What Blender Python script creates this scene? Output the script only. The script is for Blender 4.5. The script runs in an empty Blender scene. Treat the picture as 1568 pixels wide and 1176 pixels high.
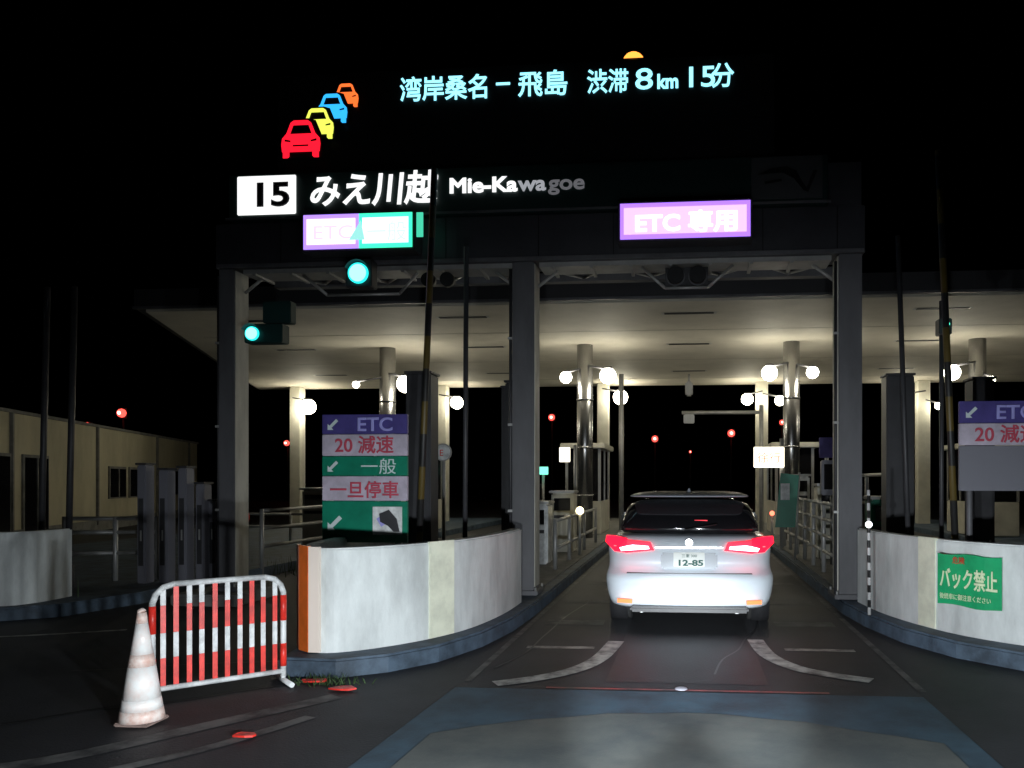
import bpy, bmesh, math, random
from mathutils import Vector, Matrix
random.seed(7)
sc=bpy.context.scene
sc.view_settings.view_transform='Standard'
try: sc.view_settings.look='None'
except Exception: pass
sc.view_settings.exposure=0

# ------------------------------------------------------------------ materials
def mat(name,col,rough=0.6,metal=0.0,noise=0.0,scale=3.0,bump=0.0,coat=0.0,dark=None,detail=6,streak=0.0):
    m=bpy.data.materials.new(name); m.use_nodes=True
    nt=m.node_tree; b=nt.nodes["Principled BSDF"]
    b.inputs["Base Color"].default_value=(*col,1)
    b.inputs["Roughness"].default_value=rough
    b.inputs["Metallic"].default_value=metal
    b.inputs["Coat Weight"].default_value=coat
    if noise>0 or bump>0:
        tc=nt.nodes.new("ShaderNodeTexCoord")
        n=nt.nodes.new("ShaderNodeTexNoise"); n.inputs["Scale"].default_value=scale; n.inputs["Detail"].default_value=detail
        n.inputs["Roughness"].default_value=0.65
        src=tc.outputs["Object"]
        if streak>0:
            mp=nt.nodes.new("ShaderNodeMapping"); mp.inputs["Scale"].default_value=(1,1,streak)
            nt.links.new(src,mp.inputs["Vector"]); src=mp.outputs["Vector"]
        nt.links.new(src,n.inputs["Vector"])
        if noise>0:
            r=nt.nodes.new("ShaderNodeValToRGB")
            d=dark if dark else tuple(c*(1-noise) for c in col)
            r.color_ramp.elements[0].position=0.35; r.color_ramp.elements[0].color=(*d,1)
            r.color_ramp.elements[1].position=0.62; r.color_ramp.elements[1].color=(*col,1)
            nt.links.new(n.outputs["Fac"],r.inputs["Fac"]); nt.links.new(r.outputs["Color"],b.inputs["Base Color"])
        if bump>0:
            n2=nt.nodes.new("ShaderNodeTexNoise"); n2.inputs["Scale"].default_value=60; n2.inputs["Detail"].default_value=4
            nt.links.new(tc.outputs["Object"],n2.inputs["Vector"])
            bp=nt.nodes.new("ShaderNodeBump"); bp.inputs["Strength"].default_value=bump; bp.inputs["Distance"].default_value=0.006
            nt.links.new(n2.outputs["Fac"],bp.inputs["Height"]); nt.links.new(bp.outputs["Normal"],b.inputs["Normal"])
    return m
def emi(name,col,s,base=0.3):
    m=bpy.data.materials.new(name); m.use_nodes=True
    b=m.node_tree.nodes["Principled BSDF"]
    b.inputs["Base Color"].default_value=(*[c*base for c in col],1)
    b.inputs["Emission Color"].default_value=(*col,1); b.inputs["Emission Strength"].default_value=s
    return m
def stripes(name,c1,c2,period,axis=2,rough=0.5):
    m=mat(name,c1,rough); nt=m.node_tree; b=nt.nodes["Principled BSDF"]
    tc=nt.nodes.new("ShaderNodeTexCoord"); sp=nt.nodes.new("ShaderNodeSeparateXYZ")
    nt.links.new(tc.outputs["Object"],sp.inputs[0])
    a=nt.nodes.new("ShaderNodeMath"); a.operation='MULTIPLY'; a.inputs[1].default_value=1/period
    f=nt.nodes.new("ShaderNodeMath"); f.operation='FRACT'
    g=nt.nodes.new("ShaderNodeMath"); g.operation='GREATER_THAN'; g.inputs[1].default_value=0.5
    mx=nt.nodes.new("ShaderNodeMix"); mx.data_type='RGBA'
    mx.inputs["A"].default_value=(*c1,1); mx.inputs["B"].default_value=(*c2,1)
    nt.links.new(sp.outputs[axis],a.inputs[0]); nt.links.new(a.outputs[0],f.inputs[0]); nt.links.new(f.outputs[0],g.inputs[0])
    nt.links.new(g.outputs[0],mx.inputs["Factor"]); nt.links.new(mx.outputs["Result"],b.inputs["Base Color"])
    return m

M_asph=mat("asphalt",(0.026,0.028,0.034),0.65,noise=0.55,scale=1.1,bump=0.5)
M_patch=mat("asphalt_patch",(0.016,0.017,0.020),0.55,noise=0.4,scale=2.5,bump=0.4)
M_bluepav=mat("blue_lane_paint",(0.040,0.085,0.125),0.65,noise=0.5,scale=2.2,bump=0.3,dark=(.025,.045,.065))
M_greypav=mat("grey_lane_paint",(0.10,0.11,0.105),0.7,noise=0.45,scale=1.6,bump=0.3,dark=(.055,.068,.072))
M_kerb=mat("kerb_paint",(0.08,0.12,0.17),0.7,noise=0.6,scale=4,bump=0.3)
M_isl=mat("island_concrete",(0.22,0.22,0.21),0.8,noise=0.4,scale=3,bump=0.3)
M_wall=mat("barrier_concrete",(0.78,0.82,0.81),0.65,noise=0.34,scale=2.6,bump=0.15,streak=.35)
M_strip=mat("barrier_strip",(0.90,0.92,0.74),0.5,noise=0.2,scale=5)
M_orange=mat("orange_board",(1.0,0.20,0.03),0.4,noise=.2,scale=6)
M_pale=mat("pale_board",(0.95,0.82,0.72),0.45)
M_line=mat("road_paint",(0.55,0.55,0.52),0.6,noise=0.8,scale=6,dark=(0.10,0.10,0.10))
M_lineworn=mat("worn_paint",(0.16,0.16,0.155),0.7,noise=0.8,scale=4,dark=(0.028,0.029,0.032))
M_steel=mat("gantry_steel",(0.12,0.12,0.13),0.55,noise=0.35,scale=2,streak=.3)
M_beam=mat("gantry_panel",(0.042,0.042,0.05),0.5,noise=0.25,scale=1.5)
M_dark=mat("dark_metal",(0.045,0.045,0.05),0.5,noise=0.3,scale=3)
M_black=mat("black_panel",(0.005,0.005,0.006),0.6)
M_green=mat("sign_green_dark",(0.004,0.022,0.020),0.55)
M_sgreen=mat("sign_green",(0.006,0.22,0.13),0.4,noise=0.25,scale=6)
M_spurp=mat("sign_purple",(0.08,0.065,0.26),0.4,noise=0.25,scale=6)
M_swhite=mat("sign_white",(0.56,0.50,0.60),0.45,noise=0.3,scale=5)
M_sgrey=mat("sign_grey",(0.18,0.18,0.21),0.5)
M_red=mat("red_paint",(0.95,0.045,0.03),0.4,noise=0.4,scale=9)
M_white=mat("white_paint",(0.82,0.84,0.84),0.45,noise=0.4,scale=8)
M_soffit=mat("canopy_soffit",(0.62,0.58,0.49),0.7,noise=0.2,scale=0.6)
M_fascia=mat("canopy_fascia",(0.03,0.03,0.034),0.6)
M_col=mat("column_cream",(0.72,0.70,0.60),0.6,noise=0.2,scale=2)
M_duct=mat("stainless",(0.42,0.42,0.42),0.27,metal=0.95,noise=0.25,scale=3,streak=.2)
M_build=mat("building_wall",(0.56,0.52,0.37),0.8,noise=0.3,scale=0.7,streak=.4)
M_glass=mat("dark_glass",(0.01,0.01,0.012),0.08,coat=0.5)
M_rail=mat("rail_galv",(0.45,0.45,0.44),0.45,metal=0.4,noise=0.2,scale=5)
M_lamp=emi("lamp_glow",(1.0,0.94,0.76),37)
M_lamp2=emi("lamp_glow_back",(1.0,0.93,0.72),42)

# ------------------------------------------------------------------ geometry helpers
def link(o,parent=None):
    sc.collection.objects.link(o)
    if parent is not None: o.parent=parent
    return o
def empty(name):
    e=bpy.data.objects.new(name,None); e.empty_display_size=0.2
    sc.collection.objects.link(e); return e
def bmo(name,bm,mats,parent=None,smooth=False):
    me=bpy.data.meshes.new(name)
    bmesh.ops.recalc_face_normals(bm,faces=bm.faces)
    bm.to_mesh(me); bm.free()
    if not isinstance(mats,(list,tuple)): mats=[mats]
    for m in mats: me.materials.append(m)
    if smooth:
        for p in me.polygons: p.use_smooth=True
    return link(bpy.data.objects.new(name,me),parent)
def box(name,x0,x1,y0,y1,z0,z1,m,parent=None,bev=0.0):
    bm=bmesh.new(); bmesh.ops.create_cube(bm,size=1)
    for v in bm.verts:
        v.co=Vector((x0+(v.co.x+.5)*(x1-x0),y0+(v.co.y+.5)*(y1-y0),z0+(v.co.z+.5)*(z1-z0)))
    if bev>0: bmesh.ops.bevel(bm,geom=bm.edges[:],offset=bev,segments=2,affect='EDGES')
    return bmo(name,bm,m,parent)
def cyl(name,p0,p1,r,m,parent=None,seg=16,r2=None):
    p0=Vector(p0);p1=Vector(p1); d=p1-p0
    bm=bmesh.new()
    bmesh.ops.create_cone(bm,cap_ends=True,segments=seg,radius1=r,radius2=r if r2 is None else r2,depth=d.length)
    q=d.to_track_quat('Z','Y').to_matrix().to_4x4()
    bmesh.ops.transform(bm,matrix=Matrix.Translation((p0+p1)/2)@q,verts=bm.verts[:])
    o=bmo(name,bm,m,parent)
    for p in o.data.polygons: p.use_smooth=len(p.vertices)==4
    return o
def ball(name,c,r,m,parent=None,sz=(1,1,1),half=False,ico=0):
    bm=bmesh.new()
    if ico: bmesh.ops.create_icosphere(bm,subdivisions=ico,radius=r)
    else: bmesh.ops.create_uvsphere(bm,u_segments=20,v_segments=12,radius=r)
    for v in bm.verts:
        if half and v.co.z<0: v.co.z=0
        v.co=Vector((v.co.x*sz[0]+c[0],v.co.y*sz[1]+c[1],v.co.z*sz[2]+c[2]))
    return bmo(name,bm,m,parent,True)
def prism(name,pts,z0,z1,m,parent=None,bev=0.0):
    bm=bmesh.new()
    vs=[bm.verts.new((x,y,z0)) for x,y in pts]; f=bm.faces.new(vs)
    r=bmesh.ops.extrude_face_region(bm,geom=[f])
    for v in [g for g in r['geom'] if isinstance(g,bmesh.types.BMVert)]: v.co.z=z1
    if bev>0:
        e=[e for e in bm.edges if all(abs(v.co.z-z1)<1e-5 for v in e.verts)]
        bmesh.ops.bevel(bm,geom=e,offset=bev,segments=2,affect='EDGES')
    return bmo(name,bm,m,parent)
def vpoly(name,pts,y,th,m,parent=None):
    bm=bmesh.new(); vs=[bm.verts.new((x,y,z)) for x,z in pts]; f=bm.faces.new(vs)
    r=bmesh.ops.extrude_face_region(bm,geom=[f])
    for v in [g for g in r['geom'] if isinstance(g,bmesh.types.BMVert)]: v.co.y=y+th
    return bmo(name,bm,m,parent)
def smooth_path(p,n=6):
    out=[]
    for i in range(len(p)-1):
        a=Vector(p[max(i-1,0)]);b=Vector(p[i]);c=Vector(p[i+1]);d=Vector(p[min(i+2,len(p)-1)])
        for k in range(n):
            t=k/n
            out.append(0.5*((2*b)+(-a+c)*t+(2*a-5*b+4*c-d)*t*t+(-a+3*b-3*c+d)*t**3))
    out.append(Vector(p[-1])); return out
def ribbon(name,path,w,z0,z1,m,parent=None,bev=0.0,n=6,flat=False):
    P=smooth_path(path,n); L=[];R=[]
    for i,p in enumerate(P):
        t=(P[min(i+1,len(P)-1)]-P[max(i-1,0)]).normalized(); nn=Vector((-t.y,t.x))
        L.append(p+nn*w/2);R.append(p-nn*w/2)
    bm=bmesh.new()
    if flat:
        a=[bm.verts.new((v.x,v.y,z0)) for v in L]; b=[bm.verts.new((v.x,v.y,z0)) for v in R]
        for i in range(len(P)-1): bm.faces.new((a[i],b[i],b[i+1],a[i+1]))
        return bmo(name,bm,m,parent)
    a0=[bm.verts.new((v.x,v.y,z0)) for v in L]; b0=[bm.verts.new((v.x,v.y,z0)) for v in R]
    a1=[bm.verts.new((v.x,v.y,z1)) for v in L]; b1=[bm.verts.new((v.x,v.y,z1)) for v in R]
    for i in range(len(P)-1):
        bm.faces.new((a0[i],a0[i+1],a1[i+1],a1[i])); bm.faces.new((b0[i],b1[i],b1[i+1],b0[i+1]))
        bm.faces.new((a1[i],a1[i+1],b1[i+1],b1[i])); bm.faces.new((a0[i],b0[i],b0[i+1],a0[i+1]))
    bm.faces.new((a0[0],a1[0],b1[0],b0[0])); bm.faces.new((a0[-1],b0[-1],b1[-1],a1[-1]))
    if bev>0:
        bm.normal_update()
        e=[e for e in bm.edges if all(abs(v.co.z-z1)<1e-5 for v in e.verts) and len(e.link_faces)==2 and abs(e.link_faces[0].normal.dot(e.link_faces[1].normal))<0.5]
        bmesh.ops.bevel(bm,geom=e,offset=bev,segments=2,affect='EDGES')
    return bmo(name,bm,m,parent)
def sheet(name,pts,z,m,parent):
    bm=bmesh.new(); bm.faces.new([bm.verts.new((x,y,z)) for x,y in pts]); return bmo(name,bm,m,parent)
def text(name,body,x,y,z,size,m,parent,width=None,align='LEFT',bold=0.0,rotz=0.0,ext=0.002,shear=0.0):
    cu=bpy.data.curves.new(name,"FONT"); cu.body=body; cu.size=size; cu.align_x=align; cu.extrude=ext; cu.shear=shear
    cu.bevel_depth=bold; cu.bevel_resolution=0; cu.resolution_u=4
    cu.materials.append(m)
    o=bpy.data.objects.new(name,cu); link(o,parent)
    o.location=(x,y,z); o.rotation_euler=(math.pi/2,0,rotz)
    if width:
        bpy.context.view_layer.update()
        if o.dimensions.x>0: o.scale.x=width/o.dimensions.x
    return o

# ------------------------------------------------------------------ world: night
w=bpy.data.worlds.new("World"); sc.world=w; w.use_nodes=True
bg=w.node_tree.nodes["Background"]
sky=w.node_tree.nodes.new("ShaderNodeTexSky"); sky.sky_type='NISHITA'; sky.sun_disc=False
sky.sun_elevation=math.radians(-8); sky.sun_rotation=math.radians(200)
w.node_tree.links.new(sky.outputs[0],bg.inputs[0]); bg.inputs[1].default_value=0.02

# ------------------------------------------------------------------ ground
bm=bmesh.new(); bmesh.ops.create_grid(bm,x_segments=2,y_segments=2,size=400)
bmo("ground",bm,M_asph)
mk=empty("road_markings")
sheet("blue_lane_band",[(-2.06,1.0),(1.80,1.0),(1.72,5.95),(-1.80,5.92)],0.004,M_bluepav,mk)
gp=[(-1.80,1.0),(1.62,1.0),(1.54,4.9)]
for k in range(1,12): gp.append((1.54-k*.262,4.9+.50*math.sin(math.pi*k/12)+random.uniform(-.03,.03)))
gp.append((-1.62,4.82))
sheet("grey_lane_surface",gp,0.008,M_greypav,mk)
M_redpatchy=mat("patchy_red_line",(.34,.05,.05),.5,noise=.85,scale=4,dark=(.03,.03,.035))  # patchy red for the thin strip across the lane
sheet("red_cross_line",[(-1.1,5.96),(1.05,5.98),(1.05,6.02),(-1.1,6.0)],0.004,M_redpatchy,mk)
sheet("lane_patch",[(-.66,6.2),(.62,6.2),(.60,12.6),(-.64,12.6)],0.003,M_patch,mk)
ribbon("edge_line_a",[(-1.76,6.1),(-1.75,30)],0.06,0.004,0,M_lineworn,mk,flat=True,n=1)
ribbon("edge_line_b",[(1.76,6.1),(1.75,30)],0.06,0.004,0,M_lineworn,mk,flat=True,n=1)
ribbon("curve_a",[(-1.52,6.05),(-1.22,6.25),(-0.96,6.55),(-0.80,7.0),(-0.72,7.75)],0.16,0.006,0,M_line,mk,flat=True)
ribbon("curve_b",[(1.45,6.40),(1.18,6.55),(0.91,6.78),(0.72,7.25),(0.66,7.95)],0.16,0.006,0,M_line,mk,flat=True)
for i,(yy,a,b) in enumerate([(7.42,0.9,1.55),(8.75,0.95,1.6),(10.3,0.95,1.6),(12.2,0.95,1.6)]):
    mm=M_line if i==0 else M_lineworn
    ribbon("bar_l%d"%i,[(-b,yy),(-a,yy+.02)],0.10 if i==0 else .28,0.004,0,mm,mk,flat=True,n=1)
    ribbon("bar_r%d"%i,[(a,yy+.1),(b,yy+.1)],0.10 if i==0 else .28,0.004,0,mm,mk,flat=True,n=1)
ribbon("left_line",[(-4.6,3.7),(-3.7,4.13),(-3.1,4.9),(-2.6,5.6)],0.16,0.004,0,M_lineworn,mk,flat=True)
ribbon("left_line2",[(-3.5,3.7),(-2.9,4.4),(-2.55,5.1)],0.10,0.004,0,M_lineworn,mk,flat=True)
ribbon("far_left_line",[(-9.5,7.5),(-7.4,7.35),(-6.0,7.9)],0.07,0.004,0,M_line,mk,flat=True)
# cracks / sealed joints in the asphalt
M_seal=mat("joint_sealant",(.010,.010,.012),.4)
for k,(sx,sy,dx,dy) in enumerate(((-4.8,4.6,.35,.25),(-1.6,6.6,.05,.6),(.2,6.5,.12,.5),(-5.2,6.2,.4,.1))):
    pts=[(sx+dx*i+random.uniform(-.06,.06),sy+dy*i+random.uniform(-.06,.06)) for i in range(7)]
    ribbon("crack_%d"%k,pts,.018,.0052,0,M_seal,mk,flat=True,n=4)
rs=empty("road_stud"); ball("stud",(-.06,6.02,.004),.05,M_sgrey,rs,(1,1,.35),half=True)

# ------------------------------------------------------------------ islands + barrier walls
isl=empty("toll_island")
prism("kerb",[(-3.35,6.15),(-2.85,6.12),(-2.5,6.35),(-2.2,6.75),(-1.98,7.4),(-1.86,8.2),(-1.82,9.2),(-1.82,30),(-3.45,30),(-3.5,7.2)],0,0.15,M_kerb,isl,0.02)
prism("deck",[(-1.98,10.0),(-1.98,29.8),(-3.3,29.8),(-3.3,10.0)],0.151,0.17,M_isl,isl)
wl=empty("concrete_barrier_wall")
pathL=[(-3.55,9.3),(-3.52,8.0),(-3.42,7.0),(-3.25,6.55),(-3.05,6.42),(-2.75,6.62),(-2.42,7.05),(-2.2,7.6),(-2.08,8.4),(-2.06,9.2)]
ribbon("wall",pathL,0.14,0.15,1.03,M_wall,wl,0.015)
ribbon("orange_board",[(-3.30,6.42),(-3.18,6.335)],0.03,0.16,1.05,M_orange,wl,n=3)
ribbon("orange_board_side",[(-3.42,6.62),(-3.30,6.42)],0.03,0.16,1.045,M_orange,wl,n=3)
ribbon("pale_board",[(-3.179,6.333),(-3.08,6.325)],0.03,0.16,1.045,M_pale,wl,n=2)
ribbon("reflective_strip",[(-2.37,6.99),(-2.23,7.27)],0.03,0.155,1.04,M_strip,wl,n=2)
isr=empty("toll_island")
prism("kerb",[(3.9,6.45),(3.4,6.5),(2.9,6.75),(2.4,7.3),(2.1,7.95),(1.92,8.8),(1.84,9.6),(1.82,30),(3.6,30),(4.2,12),(4.2,6.6)],0,0.15,M_kerb,isr,0.02)
prism("deck",[(1.98,10.0),(1.98,29.8),(3.4,29.8),(3.4,10.0)],0.151,0.17,M_isl,isr)
wr=empty("concrete_barrier_wall")
pathR=[(4.0,9.0),(3.98,7.6),(3.75,6.95),(3.45,6.9),(3.0,7.2),(2.6,7.65),(2.33,8.25),(2.16,8.9),(2.08,9.6)]
ribbon("wall",pathR,0.14,0.15,1.03,M_wall,wr,0.015)
ribbon("reflective_strip",[(2.31,8.12),(2.40,7.88)],0.03,0.155,1.04,M_strip,wr,n=2)
isf=empty("toll_island")
prism("kerb",[(-14,8.1),(-9,8.1),(-7.9,8.2),(-7.35,8.6),(-7.1,9.6),(-6.95,30),(-9.6,30),(-14,22)],0,0.15,M_kerb,isf,0.02)
wf=empty("concrete_barrier_wall")
ribbon("wall",[(-13.5,8.4),(-10,8.4),(-8.2,8.42),(-7.82,8.6),(-7.8,9.2)],0.16,0.15,1.0,M_wall,wf,0.015)
isg=empty("toll_island")
prism("kerb",[(7.2,12),(8.9,12),(9.2,30),(7.0,30)],0,0.15,M_kerb,isg,0.02)

ban=empty("no_reversing_banner")
a=Vector((2.43,7.78));b=Vector((2.84,7.31)); d=(b-a).normalized(); nrm=Vector((d.y,-d.x)); 
ang=math.atan2(d.y,d.x)
bm=bmesh.new(); N=8
vsb=[]
for i in range(N+1):
    p=a+(b-a)*(i/N)+nrm*(0.085+0.006*math.sin(i*1.4))
    vsb.append((bm.verts.new((p.x,p.y,0.43+.01*math.sin(i*.9))),bm.verts.new((p.x,p.y,0.91-.008*math.sin(i*1.2)))))
for i in range(N): bm.faces.new((vsb[i][0],vsb[i+1][0],vsb[i+1][1],vsb[i][1]))
bmo("sheet",bm,mat("banner_green",(0.01,0.42,0.16),.45,noise=.25,scale=5),ban)
p=a+nrm*0.10+d*0.03
M_txtw=mat("banner_text_white",(0.8,0.9,0.6),0.5)
text("banner_text","バック禁止",p.x,p.y,0.61,0.20,M_txtw,ban,width=0.56,bold=0.005,rotz=ang)
text("banner_small","後続車に御注意ください",p.x,p.y,0.49,0.06,M_txtw,ban,width=0.5,rotz=ang)
p2=a+nrm*0.10+d*0.16
text("banner_top","危険",p2.x,p2.y,0.83,0.07,M_red,ban,width=0.12,rotz=ang)

# ------------------------------------------------------------------ gantry
g=empty("toll_gate_gantry")
GY=9.8
for nm,(x0,x1),zb in (("left",(-6.16,-5.95),0.15),("mid",(-2.24,-1.96),0.15),("right",(1.83,2.11),0.15)):
    box("column_"+nm,x0,x1,GY,GY+.36,zb,4.38,M_steel,g,0.012)
    box("column_base_"+nm,x0-.06,x1+.06,GY-.06,GY+.42,zb+.001,zb+.06,M_steel,g,0.01)
    cyl("cable_conduit_"+nm,(x0-.03,GY+.05,zb+.06),(x0-.03,GY+.05,4.3),.02,M_dark,g,8)
    for zz in (1.2,2.3,3.4): box("conduit_clip",x0-.06,x0,GY+.02,GY+.08,zz,zz+.03,M_rail,g)
    for k in range(4):
        cyl("anchor_bolt",(x0-.03+(x1-x0+.06)*(k%2),GY-.04+.44*(k//2),zb+.06),(x0-.03+(x1-x0+.06)*(k%2),GY-.04+.44*(k//2),zb+.1),.015,M_rail,g,6)
M_inner_lit=mat("column_inner_lit",(0.58,0.56,0.49),.6,noise=.35,scale=3,streak=.3)  # pale inner column faces: the light falling there is put into the colour
box("lit_face_left",-5.949,-5.94,GY+.03,GY+.33,0.25,4.36,M_inner_lit,g)
box("lit_face_mid",-1.959,-1.95,GY+.03,GY+.33,0.25,4.36,M_inner_lit,g)
box("lit_face_right",1.815,1.829,GY+.03,GY+.33,0.25,4.36,M_inner_lit,g)
box("foot_left",-6.6,-5.7,GY-.35,GY+.7,0.0,0.149,M_isl,g,0.02)
box("lower_beam",-6.19,2.14,GY-.02,GY+.5,4.38,4.965,M_beam,g,0.01)
box("beam_lip",-6.16,2.12,GY-.05,GY-.021,4.38,4.43,M_steel,g)
for x in (-5.3,-3.1,-1.9,-.95,.9,1.8): box("panel_seam",x,x+.012,GY-.026,GY-.021,4.431,4.96,M_black,g)
box("sign_case",-5.95,1.68,GY-.12,GY+.3,4.97,5.56,M_green,g,0.01)
box("sign_case_sill",-5.98,1.71,GY-.14,GY-.121,4.972,5.0,M_steel,g)
box("upper_post",1.70,2.1,GY,GY+.3,4.97,5.5,M_beam,g)
box("rear_girder",-6.0,2.1,GY+1.1,GY+1.25,4.40,4.52,M_steel,g)
for i in range(9):
    x=-5.7+i*0.94
    if x>1.6: continue
    cyl("brace_%d"%i,(x,GY+.5,4.42),(x+.47,GY+1.1,4.44),0.02,M_rail,g,8)
    cyl("brace_b%d"%i,(x+.47,GY+1.1,4.44),(min(x+.94,2.0),GY+.5,4.42),0.02,M_rail,g,8)
for x0 in (-5.9,-1.95):
    box("under_tray_%d"%(x0*10),x0+.05,x0+3.7,GY+.05,GY+.45,4.32,4.378,M_rail,g)
    for k in range(7):
        box("tray_rib",x0+.2+k*.5,x0+.24+k*.5,GY+.02,GY+.5,4.29,4.319,M_rail,g)
for x,s in ((-5.94,1),(-2.25,-1),(-1.95,1),(1.81,-1)):
    cyl("knee_%d"%(x*100),(x,GY+.25,4.12),(x+s*.26,GY+.25,4.32),0.022,M_rail,g,8)
H=[(-.60,4.30),(-.30,4.03),(.24,4.03),(.55,4.30)]
for i in range(3): cyl("hanger_%d"%i,(H[i][0],GY+.1,H[i][1]),(H[i+1][0],GY+.1,H[i+1][1]),0.02,M_rail,g,8)
box("hanger_plate",-.30,.24,GY+.15,GY+.2,4.06,4.30,M_dark,g)
for x in (-.17,.11):
    cyl("dead_signal_%d"%(x*100),(x,GY+.02,4.18),(x,GY+.12,4.18),0.105,M_black,g,24)
    cyl("dead_signal_rim_%d"%(x*100),(x,GY+.121,4.18),(x,GY+.135,4.18),0.12,M_steel,g,24)
H=[(-5.05,4.30),(-4.72,4.03),(-3.75,4.03),(-3.5,4.30)]
for i in range(3): cyl("hangerl_%d"%i,(H[i][0],GY+.1,H[i][1]),(H[i+1][0],GY+.1,H[i+1][1]),0.02,M_rail,g,8)
for x in (-3.35,-3.1): cyl("dead_signal_small",(x,GY+.02,4.19),(x,GY+.12,4.19),0.09,M_black,g,20)

s=empty("station_name_sign")
E_w=emi("sign_backlit_white",(1,1,1),1.15); E_w2=emi("sign_backlit_dim",(0.75,0.78,0.85),0.45)
E_w3=emi("sign_backlit_off",(0.5,0.5,0.55),0.22)
box("number_panel",-5.82,-5.03,GY-.145,GY-.121,5.03,5.53,E_w,s,0.01)
text("number","15",-5.64,GY-.15,5.14,0.42,mat("number_black",(.01,.01,.02)),s,width=0.44,bold=0.014)
text("name_kanji","みえ川越",-4.86,GY-.145,5.15,0.44,E_w,s,width=1.68,bold=0.011,shear=0.1)
text("name_roman_a","Mie-Ka",-3.02,GY-.14,5.23,0.26,E_w,s,width=0.87,bold=0.009)
text("name_roman_b","wa",-2.125,GY-.14,5.23,0.26,E_w2,s,width=0.36,bold=0.007)
text("name_roman_c","goe",-1.745,GY-.14,5.23,0.26,E_w3,s,width=0.46,bold=0.006)
lg=mat("logo_panel",(.05,.052,.056)); lg2=mat("logo_mark",(0.004,0.004,0.004),0.5)
box("logo_panel",.76,1.61,GY-.14,GY-.121,5.03,5.54,lg,s)
vpoly("logo_swoosh",[(.84,5.33),(1.0,5.40),(1.18,5.42),(1.30,5.36),(1.36,5.24),(1.42,5.15),(1.50,5.36),(1.55,5.36),(1.44,5.10),(1.38,5.12),(1.27,5.27),(1.14,5.34),(.98,5.34)],GY-.146,.003,lg2,s)
vpoly("logo_bar",[(.92,5.24),(1.12,5.27),(1.12,5.24),(.92,5.21)],GY-.146,.003,lg2,s)

b_=empty("led_message_board")
box("case",-5.35,1.05,GY-.02,GY+.35,5.566,6.88,M_black,b_,0.02)
E_led=emi("led_cyan",(0.30,0.84,1.0),1.7)
def led(nm,body,x0,x1,z,size,bold=.005): text(nm,body,x0,GY-.03,z,size,E_led,b_,width=x1-x0,bold=bold)
led("led_a","湾岸桑名",-3.70,-2.56,6.49,.33)
box("led_dash",-2.44,-2.26,GY-.032,GY-.024,6.62,6.65,E_led,b_)
led("led_b","飛島",-2.16,-1.53,6.49,.34)
led("led_c","渋滞",-1.28,-.76,6.49,.32)
led("led_d","8",-.68,-.46,6.49,.37,.003)
led("led_e","km",-.40,-.14,6.49,.25,.008)
led("led_f","15",-.08,.24,6.49,.36,.003)
led("led_g","分",.27,.55,6.50,.32)
def icon(nm,cx,cz,wd,col,y,fill):
    m=emi("neon_"+nm,col,1.4); h=wd*.46
    def P(l): return [(cx+u*wd,cz+v*h*2) for u,v in l]
    vpoly(nm+"_roof",P([(-.38,.12),(-.26,.44),(-.18,.50),(.18,.50),(.26,.44),(.38,.12),(.29,.12),(.20,.38),(-.20,.38),(-.29,.12)]),y,.01,m,b_)
    if fill: vpoly(nm+"_rear_screen",P([(-.24,.20),(-.17,.36),(.17,.36),(.24,.20)]),y+.002,.006,M_black,b_)
    vpoly(nm+"_body",P([(-.38,.14),(.38,.14),(.48,.02),(.50,-.14),(.48,-.34),(-.48,-.34),(-.50,-.14),(-.48,.02)]),y,.01,m,b_)
    if fill: vpoly(nm+"_grille",P([(-.2,-.16),(.2,-.16),(.2,-.2),(-.2,-.2)]),y-.004,.003,M_black,b_)
    for s_ in (-1,1):
        vpoly(nm+"_wheel%d"%s_,P([(s_*.46,-.34),(s_*.30,-.34),(s_*.30,-.46),(s_*.34,-.50),(s_*.46,-.50)]),y,.01,m,b_)
        vpoly(nm+"_lamp%d"%s_,P([(s_*.41,-.0),(s_*.26,-.04),(s_*.26,-.08),(s_*.41,-.06)]),y-.004,.003,M_black,b_)
    vpoly(nm+"_backing",P([(-.52,.14),(-.38,.5),(-.2,.56),(.2,.56),(.38,.5),(.52,.14),(.54,-.5),(-.54,-.5)]),y+.011,.004,M_black,b_)
icon("red",-4.98,6.0,.52,(1,.01,.03),GY-.11,True)
icon("yellow",-4.77,6.20,.43,(.75,.85,.10),GY-.085,False)
icon("blue",-4.59,6.40,.41,(.03,.42,1),GY-.06,False)
icon("orange",-4.41,6.57,.33,(1,.16,.03),GY-.04,False)
dl=empty("warning_beacon"); box("base",-.86,-.54,GY,GY+.3,6.881,6.90,M_black,dl)
ball("dome",(-.70,GY+.12,6.90),.14,emi("beacon_orange",(1,.34,.05),2.2),dl,(1,1,.9),half=True)

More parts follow.
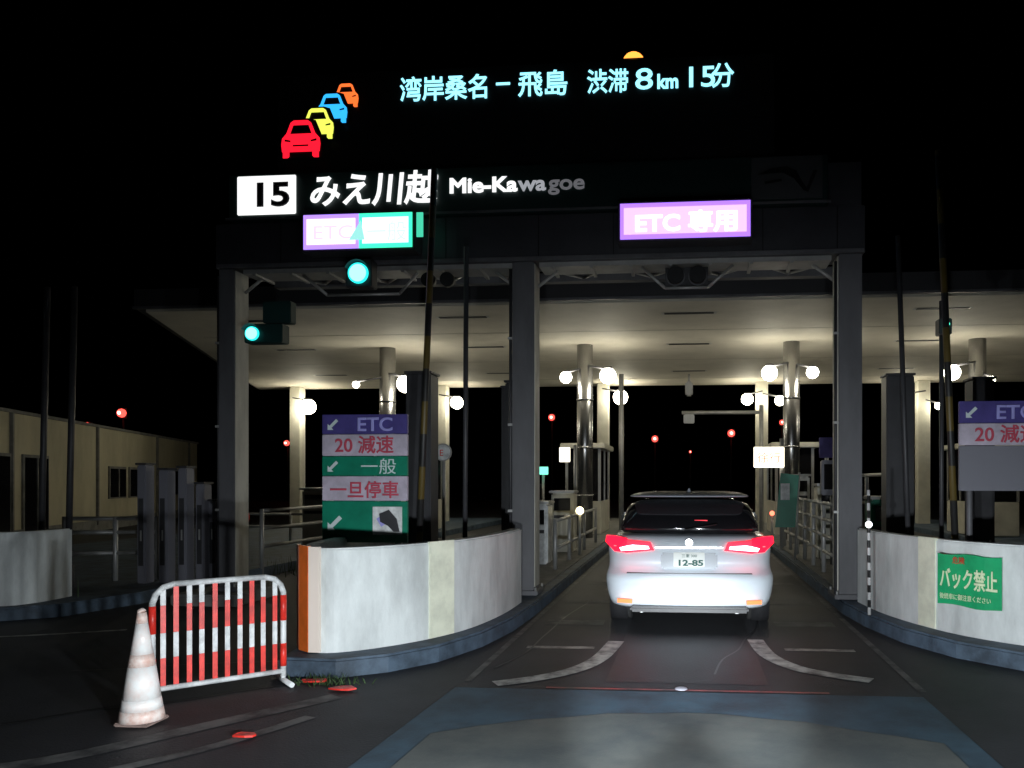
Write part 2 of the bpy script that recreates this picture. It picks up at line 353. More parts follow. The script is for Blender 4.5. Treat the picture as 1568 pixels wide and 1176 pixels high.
def lane_sign(nm,x0,x1,z0,z1,parts):
    e=empty("lane_indicator_sign")
    box("case",x0-.03,x1+.03,GY-.34,GY-.06,z0-.03,z1+.03,M_dark,e,0.008)
    for i,(a0,a1,edge,core,cs) in enumerate(parts):
        box("edge_%d"%i,a0,a1,GY-.352,GY-.341,z0,z1,emi(nm+"e%d"%i,edge,1.5),e)
        box("core_%d"%i,a0+.045,a1-.045,GY-.36,GY-.353,z0+.055,z1-.055,emi(nm+"c%d"%i,core,cs),e)
    return e
e=lane_sign("l",-4.82,-3.42,4.50,4.93,[(-4.82,-4.10,(.42,.24,1),(.93,.80,1),1.5),(-4.099,-3.42,(.05,.9,.5),(.78,1,.95),1.6)])
text("lane_text","ETC",-4.70,GY-.364,4.62,.24,emi("lp",(.84,.66,1),1.2),e,width=.5)
text("lane_text2","一般",-4.0,GY-.364,4.6,.26,emi("lg",(.66,1,.86),1.2),e,width=.5)
vpoly("lane_arrow",[(-4.22,4.60),(-4.07,4.84),(-4.02,4.60)],GY-.368,.003,emi("la",(.35,.85,.80),1.1),e)
box("green_strip",-3.36,-3.28,GY-.36,GY-.34,4.62,4.92,emi("gstrip",(.08,.8,.5),.9),e)
e=lane_sign("r",-.83,.73,4.52,4.95,[(-.83,.73,(.40,.18,1),(.92,.60,1),1.15)])
text("lane_text","ETC 専用",-.66,GY-.364,4.61,.27,emi("rp",(1,.93,1),1.8),e,width=1.22,bold=.008)

E_g=emi("signal_green",(.02,.80,.76),1.5); E_gc=emi("signal_green_core",(.30,1,1),1.9)
for (x,z,y,r) in ((-4.16,4.22,GY-.25,.130),(-5.62,3.50,GY-.15,.09)):
    e=empty("traffic_signal")
    sm=r<.1
    box("housing",x-r*1.3,x+r*1.3+(.28 if sm else 0),y+.03,y+.22,z-r*1.3,z+r*1.4,mat("signal_case",(.005,.035,.033)) if sm else M_dark,e,0.01)
    if sm: box("housing_upper",x+.12,x+.50,y+.05,y+.2,z+.14,z+.42,mat("signal_case2",(.005,.035,.033)),e,0.01)
    cyl("lens",(x,y,z),(x,y+.028,z),r,E_g,e,28)
    cyl("lens_core",(x,y-.006,z),(x,y-.001,z),r*.84,E_gc,e,24)
    bm=bmesh.new()
    for k in range(13):
        a_=math.pi*(.12+.76*k/12)
        bm.verts.new((x+math.cos(a_)*(r+.015),y+.02,z+math.sin(a_)*(r+.015))); bm.verts.new((x+math.cos(a_)*(r+.03),y-.05,z+math.sin(a_)*(r+.03)))
    bm.verts.ensure_lookup_table()
    for k in range(12): bm.faces.new((bm.verts[2*k],bm.verts[2*k+1],bm.verts[2*k+3],bm.verts[2*k+2]))
    bmo("visor",bm,M_black,e)
    cyl("bracket",(x,y+.1,z+r*1.4),(x,GY+.0,z+.3 if r>.1 else z+.1),.02,M_dark,e,8)

# ------------------------------------------------------------------ canopy
cp=empty("toll_plaza_canopy")
SZ=5.0
prism("soffit",[(-10.9,14.9),(16,14.9),(18,28),(-16.0,28)],SZ,SZ+.05,M_soffit,cp)
prism("roof_slab",[(-11.05,14.75),(16.2,14.75),(18.2,28.2),(-16.2,28.2)],SZ+.051,SZ+.42,M_fascia,cp)
box("fascia_trim",-11.05,16.2,14.70,14.749,SZ+.02,SZ+.07,M_steel,cp)
for y in (15.9,19.5,24.3):
    for x in (-9.2,-4.7,0.0,5.0,9.8):
        k=1+ (y-16)*.03
        box("slot_%d_%d"%(x*10,y*10),x*k-.5,x*k+.5,y,y+.12,SZ-.012,SZ-.002,M_black,cp)
        box("slot_rim_%d_%d"%(x*10,y*10),x*k-.56,x*k+.56,y-.04,y+.16,SZ-.0019,SZ-.0008,M_rail,cp)
Mj=mat("joint",(.38,.36,.30))
for y in (17.7,22,26): box("joint_%d"%y,-11.5,16.5,y,y+.03,SZ-.006,SZ-.002,Mj,cp)
for i,x in enumerate((-7.7,-2.6,2.5,6.9,11.8)):
    cyl("steel_column_%d"%i,(x,19.5,.15),(x,19.5,SZ-.003),.20,M_duct,cp,28)
    for zz in (1.2,2.4,3.6): cyl("column_band_%d_%d"%(i,zz*10),(x,19.5,zz),(x,19.5,zz+.05),.212,M_duct,cp,28)
for i,x in enumerate((-14.2,-8.8,-3.0,2.5,7.9,13.5)):
    box("rear_column_%d"%i,x-.2,x+.2,27.2,27.6,0,SZ-.003,M_col,cp,.02)
def lampf(x,y,z,r,cx,m):
    e=empty("flood_lamp")
    ball("globe",(x,y,z),r,m,e,ico=3 if r>.15 else 2)
    cyl("arm",(x,y+.02,z+r*.8),(cx,y+.05,z+r*.8+.12),.025,M_steel,e,8)
    cyl("cap",(x,y,z+r*.75),(x,y,z+r*1.1),r*.55,M_steel,e,14)
Y1=19.3
for x,z,r,cx in ((-8.45,4.05,.09,-7.7),(-7.15,4.05,.22,-7.7),(-3.05,4.17,.15,-2.6),(-2.0,4.20,.20,-2.6),(1.95,4.22,.19,2.5),(2.98,4.22,.15,2.5),(6.25,4.18,.19,6.9),(7.15,4.0,.09,6.9),(11.2,4.2,.18,11.8)):
    lampf(x,Y1,z,r,cx,M_lamp)
for x,z,r,cx in ((-13.6,4.25,.27,-14.2),(-8.15,4.35,.22,-8.8),(-2.36,4.48,.25,-3.0),(1.98,4.38,.20,2.5),(3.08,4.32,.17,2.5),(7.15,4.36,.17,7.9),(8.3,4.1,.12,7.9)):
    lampf(x,27.0,z,r,cx,M_lamp2)

# ------------------------------------------------------------------ lane furniture on islands
def lane_board(px0,px1,y,rows,posts=True):
    e=empty("lane_guide_sign")
    for i,(z0,z1,m,t,tm,ts) in enumerate(rows):
        box("panel_%d"%i,px0,px1,y,y+.04,z0,z1-.006,m,e,.004)
        if t: text("panel_text_%d"%i,t,px0+.5*(px1-px0),y-.006,z0+.05*(z1-z0)+.03,(z1-z0)*ts,tm,e,align='CENTER',bold=.003)
    for x in (px0+.12,px1-.12): cyl("post_%d"%(x*100),(x,y+.07,.15),(x,y+.07,rows[0][1]-.04),.03,M_steel,e,10)
    return e
Mt_red=mat("sign_text_red",(.50,.06,.10)); Mt_w=mat("sign_text_white",(.62,.72,.72)); Mt_lav=mat("sign_text_lav",(.36,.35,.75))
e=lane_board(-3.68,-2.80,7.6,[(2.07,2.27,M_spurp,"",Mt_lav,.7),(1.85,2.07,M_swhite,"20 減速",Mt_red,.85),(1.65,1.85,M_sgreen,"",Mt_w,.9),(1.40,1.65,M_swhite,"一旦停車",Mt_red,.72),(.98,1.40,M_sgreen,"",Mt_w,.8)])
text("etc","ETC",-3.32,7.592,2.10,.19,Mt_lav,e,width=.36,bold=.004); text("ippan","一般",-3.28,7.592,1.68,.17,Mt_w,e,width=.36)
def arrow(nm,x,y,z,s,m,e):
    vpoly(nm,[(x,z),(x+.55*s,z),(x+.36*s,z+.19*s),(x+s,z+.8*s),(x+.8*s,z+s),(x+.18*s,z+.38*s),(x,z+.55*s)],y,.003,m,e)
arrow("arrow_a",-3.62,7.592,2.11,.11,Mt_w,e);arrow("arrow_b",-3.62,7.592,1.69,.11,Mt_w,e);arrow("arrow_c",-3.62,7.592,1.10,.15,Mt_w,e)
box("ticket_picture",-3.15,-2.85,7.588,7.598,1.06,1.34,M_white,e)
vpoly("ticket_slip",[(-3.11,1.22),(-2.98,1.30),(-2.93,1.22),(-3.06,1.14)],7.582,.003,Mt_lav,e)
vpoly("ticket_hand",[(-3.08,1.27),(-2.98,1.31),(-2.90,1.22),(-2.87,1.09),(-2.93,1.09),(-2.99,1.15),(-3.07,1.19)],7.578,.003,M_dark,e)
e=lane_board(2.66,3.56,8.0,[(2.17,2.39,M_spurp,"",Mt_lav,.7),(1.95,2.17,M_swhite,"20 減速",Mt_red,.85),(1.50,1.95,M_sgrey,"",Mt_w,.9)])
text("etc","ETC",3.0,7.992,2.21,.19,Mt_lav,e,width=.36,bold=.004); arrow("arrow_a",2.72,7.992,2.22,.11,Mt_w,e)
M_yb=stripes("yellow_black",(.10,.07,.015),(.015,.015,.015),.7)
M_bw=stripes("black_white",(.6,.6,.6),(.02,.02,.02),.16)
def whip(p0,p1,r,m,nm="height_limit_pole"):
    e=empty(nm); cyl("pole",p0,p1,r,m,e,12); cyl("socket",p0,(p0[0],p0[1],p0[2]+.3),r*1.8,M_dark,e,12)
whip((-2.92,8.2,.15),(-2.72,8.2,4.95),.035,M_yb); whip((2.72,8.2,.15),(2.52,8.2,4.95),.035,M_yb)
whip((-2.68,9.2,.15),(-2.66,9.2,4.4),.03,M_dark); whip((2.52,9.2,.15),(2.38,9.2,4.4),.03,M_dark)
whip((-8.85,10,.15),(-8.75,10,4.25),.04,M_dark); whip((-8.45,10,.15),(-8.35,10,4.25),.04,M_dark)
e=empty("lane_delineator_pole"); cyl("pole",(1.93,8.62,.15),(1.92,8.62,1.5),.018,M_bw,e,10)
ball("lamp",(1.92,8.6,1.13),.035,emi("small_white",(.9,.95,1),6),e)
def post(x0,x1,y,z1,d=.3,m=M_steel,zb=.15):
    e=empty("lane_equipment_post")
    box("body",x0,x1,y,y+d,zb,z1,m,e,.015); box("cap",x0-.015,x1+.015,y-.015,y+d+.015,z1+.001,z1+.03,M_dark,e,.005)
    box("door",x0+.03,x1-.03,y-.006,y-.001,zb+.25,min(z1-.3,zb+1.2),M_dark,e)
    box("door_handle",x1-.07,x1-.05,y-.016,y-.007,zb+.6,zb+.75,M_rail,e)
post(-3.30,-3.0,8.9,2.85,m=M_dark); post(-2.52,-2.28,10.6,2.95,m=M_dark); post(-2.72,-2.56,11.2,2.95,m=M_dark)
post(2.62,2.98,10.7,3.0,m=M_dark); post(3.35,3.6,9.6,2.8,m=M_dark)
for i,(x,h) in enumerate(((-7.75,1.82),(-7.5,1.75),(-7.28,1.78),(-7.08,1.55),(-6.95,1.3))):
    post(x,x+.13,10.4+.1*i,h,d=.2,m=M_sgrey)
e=empty("lane_signal_light"); cyl("pole",(2.8,9.0,.15),(2.8,9.0,3.6),.025,M_dark,e,10); box("head",2.76,2.90,8.95,9.1,3.22,3.40,M_dark,e,.01)
ball("green_lamp",(2.84,8.94,3.33),.03,emi("gled",(.1,1,.7),3),e)

def rail(pts,zs,m=M_rail,nm="guard_rail",zb=0):
    e=empty(nm)
    for z in zs:
        for i in range(len(pts)-1): cyl("bar_%d_%d"%(i,z*100),(*pts[i],z),(*pts[i+1],z),.03,m,e,10)
    for i,p in enumerate(pts): cyl("post_%d"%i,(*p,zb),(*p,max(zs)+.03),.035,m,e,10)
rail([(-9.0,10.6),(-8.3,10.7),(-7.8,10.9)],(.55,.85,1.05))
rail([(-7.1,12.5),(-7.1,15),(-7.1,17.5)],(.5,.8,1.1))
rail([(-2.15,12.5),(-2.15,14),(-2.15,16),(-2.15,18)],(.5,.95),zb=.15)
rail([(2.1,11.5),(2.1,12.5),(2.1,13.5),(2.1,14.5),(2.1,15.5),(2.1,16.5),(2.1,17.5)],(.5,.75,1.0,1.25),zb=.15)
rail([(3.2,12.5),(3.2,14.5),(3.2,16.5),(3.2,18.5)],(.7,1.2,1.7),zb=.15)
rail([(-12,18),(-9.5,18),(-7.4,18)],(.5,.8))
def booth(x0,x1,y0,y1,h,nm="toll_booth"):
    e=empty(nm)
    box("base",x0,x1,y0,y1,.17,1.05,M_col,e,.02)
    box("roof",x0-.12,x1+.12,y0-.15,y1+.15,h-.14,h,M_col,e,.02)
    for xx in (x0,x1-.07):
        for yy in (y0,(y0+y1)/2,y1-.07): box("mullion",xx,xx+.07,yy,yy+.07,1.051,h-.141,M_rail,e)
    box("glazing",x0+.02,x1-.02,y0+.02,y1-.02,1.052,h-.142,M_glass,e)
booth(2.25,3.25,20.8,23,2.6); booth(-3.3,-2.35,20.8,23,2.6); booth(-8.6,-7.4,20.8,23,2.6); booth(7.3,8.4,20.8,23,2.6)
def cab(x0,x1,y,z1,m,nm="ticket_machine"):
    e=empty(nm)
    box("cabinet",x0,x1,y,y+.5,.17,z1,m,e,.03); box("screen",x0+.06,x1-.06,y-.008,y-.001,z1-.35,z1-.1,M_glass,e); box("hood",x0-.03,x1+.03,y-.08,y+.53,z1+.001,z1+.05,M_rail,e,.01)
    box("slot",x0+.06,x1-.06,y-.012,y-.001,z1-.5,z1-.44,M_dark,e)
cab(-2.75,-2.3,15.5,1.35,M_col); cab(-2.9,-2.4,13.2,1.2,M_white); cab(2.35,2.8,14.6,1.5,M_col); cab(2.9,3.15,12.8,1.3,M_sgreen); cab(-8.2,-7.6,16,1.4,M_col); cab(7.4,7.9,15,1.4,M_col)
cab(-9.2,-8.7,24.5,1.5,M_white); cab(2.3,2.75,18.2,1.7,M_white)
e=empty("fee_display"); cyl("post",(2.45,13.7,.15),(2.45,13.7,1.5),.04,M_rail,e,10); box("cabinet",2.25,2.7,13.6,13.75,1.35,1.95,M_sgrey,e,.02); box("screen",2.29,2.66,13.58,13.599,1.45,1.88,M_glass,e)
e=empty("island_marker_lamp"); cyl("post",(-2.1,15.0,.15),(-2.1,15.0,.95),.03,M_rail,e,10); ball("lamp",(-2.1,15.0,1.02),.08,emi("marker_yellow",(1,.85,.45),6),e,ico=2)
e=empty("island_marker_lamp"); cyl("post",(1.98,19.0,.15),(1.98,19.0,.75),.03,M_rail,e,10); ball("lamp",(1.98,19.0,.82),.06,emi("marker_red",(1,.15,.08),4),e,ico=2)
e=empty("etc_gate_sign"); E_y=emi("bright_panel",(1,.93,.75),2.2)
cyl("post",(1.98,17,.15),(1.98,17,2.5),.05,M_rail,e,12)
box("panel",1.38,2.02,16.9,16.98,1.88,2.32,E_y,e,.01); text("panel_text","徐行",1.44,16.89,2.0,.24,emi("pt",(1,.25,.15),1.2),e,width=.5)
e=empty("banner_flag"); cyl("staff",(1.92,14.5,.15),(2.0,14.5,1.75),.02,M_rail,e,8)
bm=bmesh.new(); q=[(1.56,.75),(1.92,.75),(1.99,1.7),(1.66,1.74)]; bm.faces.new([bm.verts.new((x,14.46,z)) for x,z in q]); bmo("cloth",bm,M_sgreen,e)
box("cloth_patch",1.66,1.82,14.44,14.45,1.25,1.55,M_white,e)
e=empty("etc_gate_sign"); cyl("post",(-2.55,17.5,.15),(-2.55,17.5,2.4),.04,M_rail,e,12); box("panel",-2.9,-2.66,17.4,17.46,2.02,2.35,E_y,e,.01); text("t","止",-2.88,17.39,2.08,.2,emi("pt2",(1,.2,.12),1.2),e)
e=empty("purple_lane_sign"); box("panel",2.85,3.2,17.5,17.56,2.1,2.55,M_spurp,e,.01); cyl("post",(3.02,17.6,.15),(3.02,17.6,2.5),.04,M_rail,e,10)
e=empty("green_lane_sign"); box("panel",-5.6,-5.05,27.8,27.9,1.82,2.1,emi("gpanel",(.25,1,.75),1.3),e,.01); cyl("post",(-5.25,28,.0),(-5.25,28,1.9),.05,M_rail,e,10)
e=empty("round_speed_sign"); cyl("post",(-4.15,13,.0),(-4.15,13,2.2),.03,M_rail,e,10); cyl("disc",(-4.15,12.95,2.08),(-4.15,12.97,2.08),.15,M_rail,e,28); cyl("disc_white",(-4.15,12.945,2.08),(-4.15,12.949,2.08),.13,M_white,e,28)
text("disc_mark","E",-4.21,12.94,2.02,.15,M_red,e)
e=empty("round_speed_sign"); cyl("post",(-8.0,13.4,.0),(-8.0,13.4,1.0),.03,M_rail,e,10); cyl("disc",(-8.0,13.35,.95),(-8.0,13.37,.95),.18,M_red,e,28); cyl("disc_white",(-8.0,13.345,.95),(-8.0,13.349,.95),.12,M_white,e,28)
e=empty("etc_antenna_frame")
cyl("pole",(-1.9,22,.15),(-1.9,22,4.6),.07,M_rail,e,14); cyl("arm",(-.2,22,3.5),(2.0,22,3.5),.05,M_rail,e,12); cyl("stay",(2.0,22,.15),(2.0,22,3.7),.06,M_rail,e,12)
box("antenna",-.15,.15,21.9,22.1,3.2,3.45,M_rail,e,.02)
e=empty("canopy_camera"); box("body",-.12,.12,24.9,25.3,4.3,4.75,M_rail,e,.05); cyl("stem",(0,25.1,4.75),(0,25.1,5.0),.04,M_rail,e,10)
for i,(x,y,z,r) in enumerate(((-46,60,7.1,.36),(-49,60,6.2,.18),(-32,60,4.6,.22),(-10.6,60,6.5,.25),(-2.6,60,4.8,.25),(3.2,60,5.2,.28),(7.0,60,6.0,.2),(0.1,60,3.8,.1))):
    e=empty("red_signal_light"); cyl("pole",(x,y+.2,0),(x,y+.2,z),.07,M_black,e,8); ball("lens",(x,y,z),r,emi("red_sig%d"%i,(1,.08,.06),2.5),e,ico=2); ball("lens_core",(x,y-r*.45,z),r*.62,emi("red_sigc%d"%i,(1,.5,.4),4),e,ico=2); box("housing",x-r,x+r,y+.1,y+.4,z-r*1.2,z+r*1.2,M_black,e)

# ------------------------------------------------------------------ left office building
bd=empty("office_building")
p0=Vector((-15.2,13.5)); p1=Vector((-22.8,34.6)); dd=(p1-p0).normalized(); nn=Vector((-dd.y,dd.x))
def bprism(nm,s0,s1,o0,o1,z0,z1,m):
    pts=[p0+dd*s0+nn*o0,p0+dd*s1+nn*o0,p0+dd*s1+nn*o1,p0+dd*s0+nn*o1]
    return prism(nm,[(p.x,p.y) for p in pts],z0,z1,m,bd)
Ln=(p1-p0).length
bprism("walls",0,Ln,0,7,0,3.3,M_build)
bprism("parapet",-.05,Ln+.05,-.06,7.1,3.301,3.38,M_isl)
bprism("plinth",0,Ln,-.03,-.002,0,.35,M_isl)
for s in (4,9.5,15.5,20): bprism("downpipe",s+.9,s+.98,-.08,-.003,.2,3.3,M_isl)
for s0,s1,z0,z1 in ((3.2,4.8,0.1,2.2),(5.6,6.9,0.1,2.2),(11.5,12.9,1.0,2.0),(13.4,14.9,1.0,2.0),(18,19.2,1.0,2.0)):
    bprism("window_frame",s0-.08,s1+.08,-.05,-.003,z0,z1+.08,M_isl); bprism("window",s0,s1,-.07,-.051,z0+.05,z1,M_glass)
    bprism("window_bar",(s0+s1)/2-.03,(s0+s1)/2+.03,-.09,-.071,z0+.05,z1,M_isl)

# ------------------------------------------------------------------ barricade fence
fc=empty("barricade_fence")
A=Vector((-3.83,5.30)); B=Vector((-3.19,5.93)); L=(B-A).length; fd=(B-A).normalized()
def FP(s,z,o=0): 
    p=A+fd*s+Vector((-fd.y,fd.x))*o; return (p.x,p.y,z)
frame=[(0,.06),(0,.72),(.02,.78),(.07,.83),(.14,.85),(L-.14,.85),(L-.07,.83),(L-.02,.78),(L,.72),(L,.06)]
for i in range(len(frame)-1):
    cyl("frame_%d"%i,FP(*frame[i]),FP(*frame[i+1]),.022,M_white,fc,10); ball("joint_%d"%i,FP(*frame[i]),.022,M_white,fc,ico=2)
cyl("lower_bar",FP(0,.10),FP(L,.10),.02,M_white,fc,10)
nsl=10
def slat(s,z0,z1,m,i,wv=.017):
    bm=bmesh.new()
    c=[FP(s-wv,z0,-.008),FP(s+wv,z0,-.008),FP(s+wv,z0,.008),FP(s-wv,z0,.008)]
    t=[(x,y,z1) for x,y,_ in c]
    a_=[bm.verts.new(v) for v in c]; b2=[bm.verts.new(v) for v in t]
    bm.faces.new(a_); bm.faces.new(b2)
    for k in range(4): bm.faces.new((a_[k],a_[(k+1)%4],b2[(k+1)%4],b2[k]))
    bmo("slat_%d"%i,bm,m,fc)
for i in range(nsl):
    s_=L*(i+.75)/(nsl+.5)+random.uniform(-.003,.003)
    slat(s_,.70,.84,M_red if i%3==1 else M_white,i); slat(s_,.50,.699,M_red,i); slat(s_,.32,.499,M_white,i); slat(s_,.12,.319,M_red,i)
for s_ in (0,L):
    cyl("end_red",FP(s_,.50),FP(s_,.70),.0245,M_red,fc,10); cyl("end_red",FP(s_,.14),FP(s_,.32),.0245,M_red,fc,10)
for s_ in (0.0,L): cyl("foot",FP(s_,.03,-.22),FP(s_,.03,.22),.02,M_white,fc,10); cyl("leg",FP(s_,.03),FP(s_,.08),.018,M_white,fc,10)

# ------------------------------------------------------------------ traffic cone
cn=empty("traffic_cone")
cx,cy=-3.60,4.88
box("base",cx-.115,cx+.115,cy-.115,cy+.115,.004,.028,mat("cone_base",(.35,.25,.22),.6,noise=.5,scale=8),cn,.008)
Mc=mat("cone_reflective",(.97,.97,.95),.35,noise=.15,scale=11,dark=(.92,.80,.75)); Mc2=mat("cone_red",(.93,.82,.76),.45,noise=.6,scale=14,dark=(.75,.48,.40))
prof=[(.138,.028),(.125,.10),(.113,.17),(.082,.38),(.068,.46),(.036,.66),(.028,.73),(.020,.75)]
for i in range(len(prof)-1):
    m=(Mc2,Mc,Mc,Mc2,Mc,Mc2,Mc2)[i]
    cyl("shell_%d"%i,(cx,cy,prof[i][1]),(cx-.012*(i==6),cy,prof[i+1][1]),prof[i][0],m,cn,32,r2=prof[i+1][0])

for (x,y,l,a_) in ((-2.75,4.65,.13,.2),(-2.95,5.95,.22,.1),(-2.62,5.75,.22,-.2)):
    e=empty("broken_delineator_piece")
    bm=bmesh.new(); n=9; vs=[]
    for k in range(n):
        t=2*math.pi*k/n; rr=1+random.uniform(-.25,.2); vs.append(bm.verts.new((x+math.cos(t+a_)*l*.5*rr,y+math.sin(t+a_)*.05*rr,.012+random.uniform(0,.01))))
    f=bm.faces.new(vs); r=bmesh.ops.extrude_face_region(bm,geom=[f])
    for v in [q for q in r['geom'] if isinstance(q,bmesh.types.BMVert)]: v.co.z+=.012
    bmo("shard",bm,M_red,e)
def grass(nm,cx,cy,rx,ry,n,h,z0=0):
    bm=bmesh.new()
    for _ in range(n):
        x=cx+random.gauss(0,rx);y=cy+random.gauss(0,ry);t=random.uniform(0,6.28);hh=h*random.uniform(.4,1);w_=.006
        dx,dy=math.cos(t)*w_,math.sin(t)*w_; lx,ly=random.uniform(-.05,.05),random.uniform(-.05,.05)
        a_=bm.verts.new((x-dx,y-dy,z0));b2=bm.verts.new((x+dx,y+dy,z0));c=bm.verts.new((x+lx*.5+dx*.6,y+ly*.5+dy*.6,z0+hh*.6));d_=bm.verts.new((x+lx,y+ly,z0+hh))
        bm.faces.new((a_,b2,c));bm.faces.new((a_,c,d_))
    bmo(nm,bm,mat("grass_green",(.05,.10,.03),.7,noise=.5,scale=6))
grass("grass",-2.85,5.95,.14,.05,120,.08); grass("grass",-6.3,13.5,.6,.5,500,.3); grass("grass",-8.9,9.4,.3,.2,150,.3,.15)

# ------------------------------------------------------------------ white SUV ahead
car=empty("white_suv")
CY=8.32
M_body=mat("car_paint",(.70,.76,.82),.33,coat=.5); M_tire=mat("tyre",(.02,.02,.02),.8); M_trim=mat("car_trim",(.02,.02,.022),.5)
def ring(hw,yr,yf,z,rc,n=6,arch=0.0):
    pts=[]
    corners=[(hw-rc,yr+rc,-math.pi/2,0),(hw-rc,yf-rc,0,math.pi/2),(-hw+rc,yf-rc,math.pi/2,math.pi),(-hw+rc,yr+rc,math.pi,1.5*math.pi)]
    for (x,y,a0,a1) in corners:
        for k in range(n+1):
            a_=a0+(a1-a0)*k/n; pts.append((x+rc*math.cos(a_),CY+y+rc*math.sin(a_),z))
    out=pts[:]; m=7
    for k in range(1,m):
        t=k/m; x=(-hw+rc)+(2*hw-2*rc)*t
        out.append((x,CY+yr-arch*(1-(2*t-1)**2),z))
    return out
def loft(nm,rings,m,cap0=True,cap1=True,sub=1):
    bm=bmesh.new(); V=[[bm.verts.new(p) for p in r] for r in rings]; n=len(V[0])
    for i in range(len(V)-1):
        for k in range(n): bm.faces.new((V[i][k],V[i][(k+1)%n],V[i+1][(k+1)%n],V[i+1][k]))
    if cap0: bm.faces.new(V[0])
    if cap1: bm.faces.new(V[-1])
    o=bmo(nm,bm,m,car,True)
    if sub:
        s_=o.modifiers.new("sub","SUBSURF"); s_.levels=sub; s_.render_levels=sub
    return o
# bumper bulges out, the tailgate above it is scooped inwards so that it shades itself
loft("lower_body",[ring(.78,.14,4.15,.20,.2,arch=.03),ring(.85,.05,4.25,.26,.25,arch=.04),ring(.89,.0,4.32,.36,.28,arch=.05),ring(.91,-.03,4.34,.50,.28,arch=.07),
   ring(.91,-.03,4.33,.59,.27,arch=.07),ring(.89,.06,4.32,.635,.25,arch=.04),ring(.885,.13,4.3,.70,.25,arch=.03),ring(.885,.09,4.27,.80,.25,arch=.04),ring(.89,.05,4.25,.86,.25,arch=.05),ring(.88,.06,4.15,.93,.25,arch=.05),ring(.84,.15,4.05,1.00,.25,arch=.04),ring(.81,.18,4.0,1.02,.24,arch=.04)],M_body)
loft("greenhouse",[ring(.80,.19,3.1,1.0,.2,arch=.04),ring(.775,.24,2.95,1.08,.2,arch=.04),ring(.71,.42,2.4,1.28,.2,arch=.04),ring(.665,.56,2.0,1.40,.2,arch=.04)],M_glass)
M_roof=mat("roof_paint_shaded",(.22,.24,.27),.5)  # white roof darkened, its shade put into the colour
loft("roof",[ring(.665,.38,2.1,1.412,.14,arch=.05),ring(.67,.35,2.1,1.425,.14,arch=.05),ring(.64,.42,2.0,1.45,.15,arch=.04),ring(.50,.62,1.8,1.475,.2,arch=.02)],M_roof)
box("bumper_trim",-.62,.62,CY-.082,CY+.1,.215,.275,M_trim,car,.02)
box("plate_recess",-.30,.30,CY+.03,CY+.08,.66,.855,mat("recess",(.30,.33,.37),.4),car,.02)
box("license_plate",-.165,.165,CY+.014,CY+.029,.685,.84,mat("plate",(.62,.64,.60),.4),car,.006)
Mp=mat("plate_text",(.02,.10,.08)); text("plate_number","12-85",-.13,CY+.010,.70,.085,Mp,car,width=.26,bold=.003); text("plate_region","三重 300",-.08,CY+.010,.79,.038,Mp,car,width=.16)
cyl("emblem",(0,CY+.02,.945),(0,CY-.0,.945),.04,M_duct,car,20)
box("chrome_strip",-.36,.36,CY-.0,CY+.03,.885,.90,M_duct,car,.004)
box("tailgate_seam",-.66,.66,CY-.03,CY+.04,.618,.624,M_trim,car)
E_tr=emi("tail_red",(1,.005,.022),3.6,.8); E_tc=emi("tail_core",(1,.40,.48),8)
for s_ in (-1,1):
    def q3(nm,pts,th,m):
        bm=bmesh.new(); vs=[bm.verts.new((x*s_,CY+y,z)) for x,y,z in pts]; f=bm.faces.new(vs)
        r=bmesh.ops.extrude_face_region(bm,geom=[f])
        for v in [k for k in r['geom'] if isinstance(k,bmesh.types.BMVert)]: v.co.y-=th
        bmo(nm,bm,m,car)
    q3("tail_lamp_inner",[(.37,.035,.86),(.66,.06,.83),(.66,.07,.965),(.41,.045,.945)],.03,E_tr)
    q3("tail_lamp_outer",[(.661,.06,.83),(.80,.13,.84),(.915,.30,.93),(.905,.30,1.0),(.80,.15,1.005),(.661,.075,.98)],.03,E_tr)
    q3("tail_lamp_core",[(.42,.002,.875),(.72,.03,.85),(.74,.03,.885),(.66,.03,.905),(.60,.03,.915),(.43,.002,.905)],.012,E_tc)
    q3("reflector",[(.60,-.03,.305),(.76,.02,.305),(.76,.02,.345),(.60,-.03,.345)],.04,emi("reflector_glow_amber",(1,.25,.08),.8,.9))  # reflector glows by itself, the returned headlight put into the material
    cyl("exhaust",(.50*s_,CY+.15,.235),(.50*s_,CY-.04,.235),.03,M_duct,car,16)
    for yy in (.85,3.5):
        cyl("wheel",(.66*s_,CY+yy,.33),(.895*s_,CY+yy,.33),.33,M_tire,car,32); cyl("rim",(.896*s_,CY+yy,.33),(.90*s_,CY+yy,.33),.21,M_duct,car,20)
        cyl("arch",(.70*s_,CY+yy,.36),(.892*s_,CY+yy,.36),.38,M_trim,car,32)
    box("mirror",.86*s_-.08,.86*s_+.08,CY+2.6,CY+2.72,1.02,1.16,M_body,car,.03)
box("high_stop_lamp",.06,.20,CY+.28,CY+.30,1.15,1.17,emi("stop_small",(1,.02,.04),1.2),car)
cyl("wiper",(-.05,CY+.13,1.07),(.30,CY+.19,1.13),.008,M_trim,car,6)
cyl("antenna",(0,CY+.62,1.465),(0,CY+.55,1.51),.03,M_roof,car,8,r2=.008)

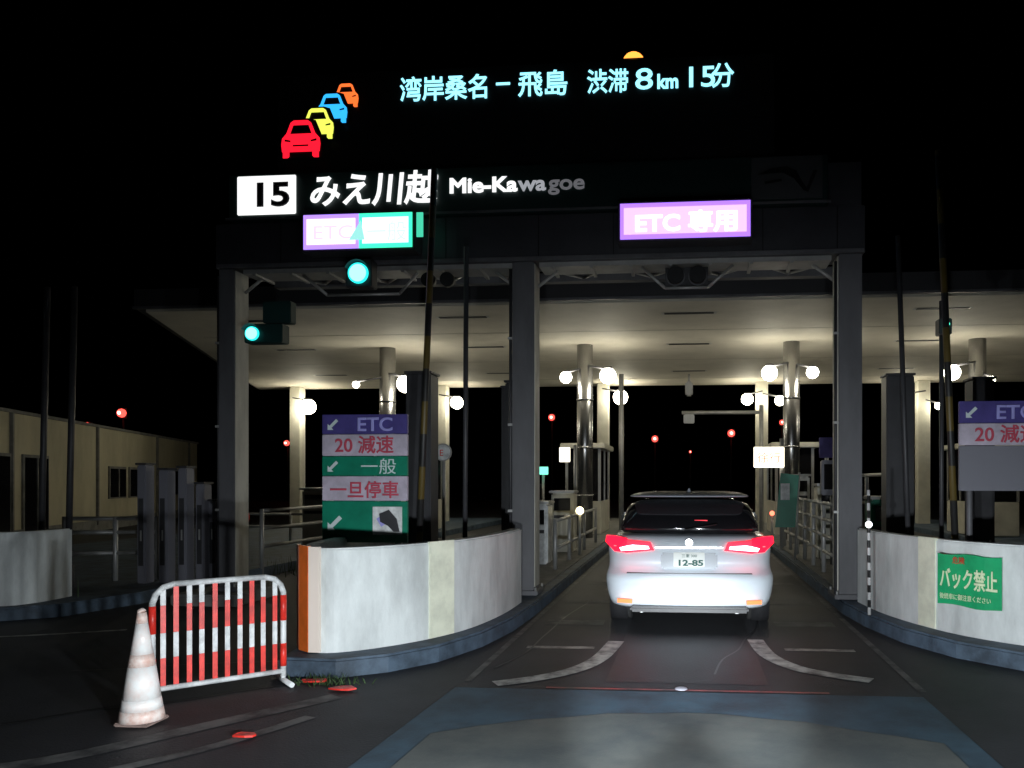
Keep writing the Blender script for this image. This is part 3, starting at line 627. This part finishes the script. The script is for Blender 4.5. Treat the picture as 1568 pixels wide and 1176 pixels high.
# ------------------------------------------------------------------ front of the car that follows (its headlights light the lane)
oc=empty("following_car_front")
M_hood=mat("hood_paint",(.10,.13,.17),.35,metal=.2,coat=.4)
st=[(.35,.80,.93),(.7,.79,.92),(1.0,.78,.90),(1.3,.76,.87),(1.55,.74,.83),(1.70,.73,.78),(1.78,.73,.70),(1.82,.73,.55),(1.82,.72,.30)]
pf=[(0,0),(.3,-.001),(.6,-.005),(.80,-.012),(.9,-.025),(1.0,-.06),(1.06,-.13),(1.1,-.25),(1.12,-.5)]
bm=bmesh.new(); R_=[]
for (y,hw,z) in st:
    row=[]
    for s_,pp in ((-1,pf[:0:-1]),(1,pf)):
        for (u,dz) in pp: row.append(bm.verts.new((s_*u*hw,y-.12*u*u*(y/1.8),max(z+dz,.25))))
    R_.append(row)
for i in range(len(R_)-1):
    for k in range(len(R_[0])-1): bm.faces.new((R_[i][k],R_[i][k+1],R_[i+1][k+1],R_[i+1][k]))
o=bmo("bonnet_panel",bm,M_hood,oc,True); s_=o.modifiers.new("s","SUBSURF"); s_.levels=1; s_.render_levels=1
box("grille",-.42,.42,1.80,1.84,.42,.60,M_trim,oc,.01)
for s_ in (-1,1): ball("headlamp",(.56*s_,1.76,.64),.10,emi("headlamp_lens",(.9,.95,1),2),oc,(1.3,.5,.6))
def spot(nm,x,aim,ang,P,bl):
    l=bpy.data.lights.new(nm,'SPOT'); l.energy=P; l.spot_size=math.radians(ang); l.spot_blend=bl; l.color=(.88,.95,1); l.shadow_soft_size=.05
    ob=bpy.data.objects.new(nm,l); link(ob,oc); ob.location=(x,1.88,.66)
    ob.rotation_euler=(Vector(aim)-Vector((x,1.88,.66))).to_track_quat('-Z','Y').to_euler()
for x in (-.58,.58):
    spot("low_beam_spread",x,(x,2.88,.66-1.2),168,560,.55)
    spot("low_beam_centre",x,(x*.4-.02,1.88+6.3,.66-.80),19,1900,.9)

# ------------------------------------------------------------------ camera
c=bpy.data.cameras.new("camera"); co=bpy.data.objects.new("camera",c); sc.collection.objects.link(co)
co.location=(0,0,1.6); co.rotation_euler=(math.radians(90),0,math.radians(5))
c.sensor_width=36; c.lens=27.55; c.shift_x=-0.1059; c.shift_y=0.0944; c.clip_start=.05; c.clip_end=2000
sc.camera=co
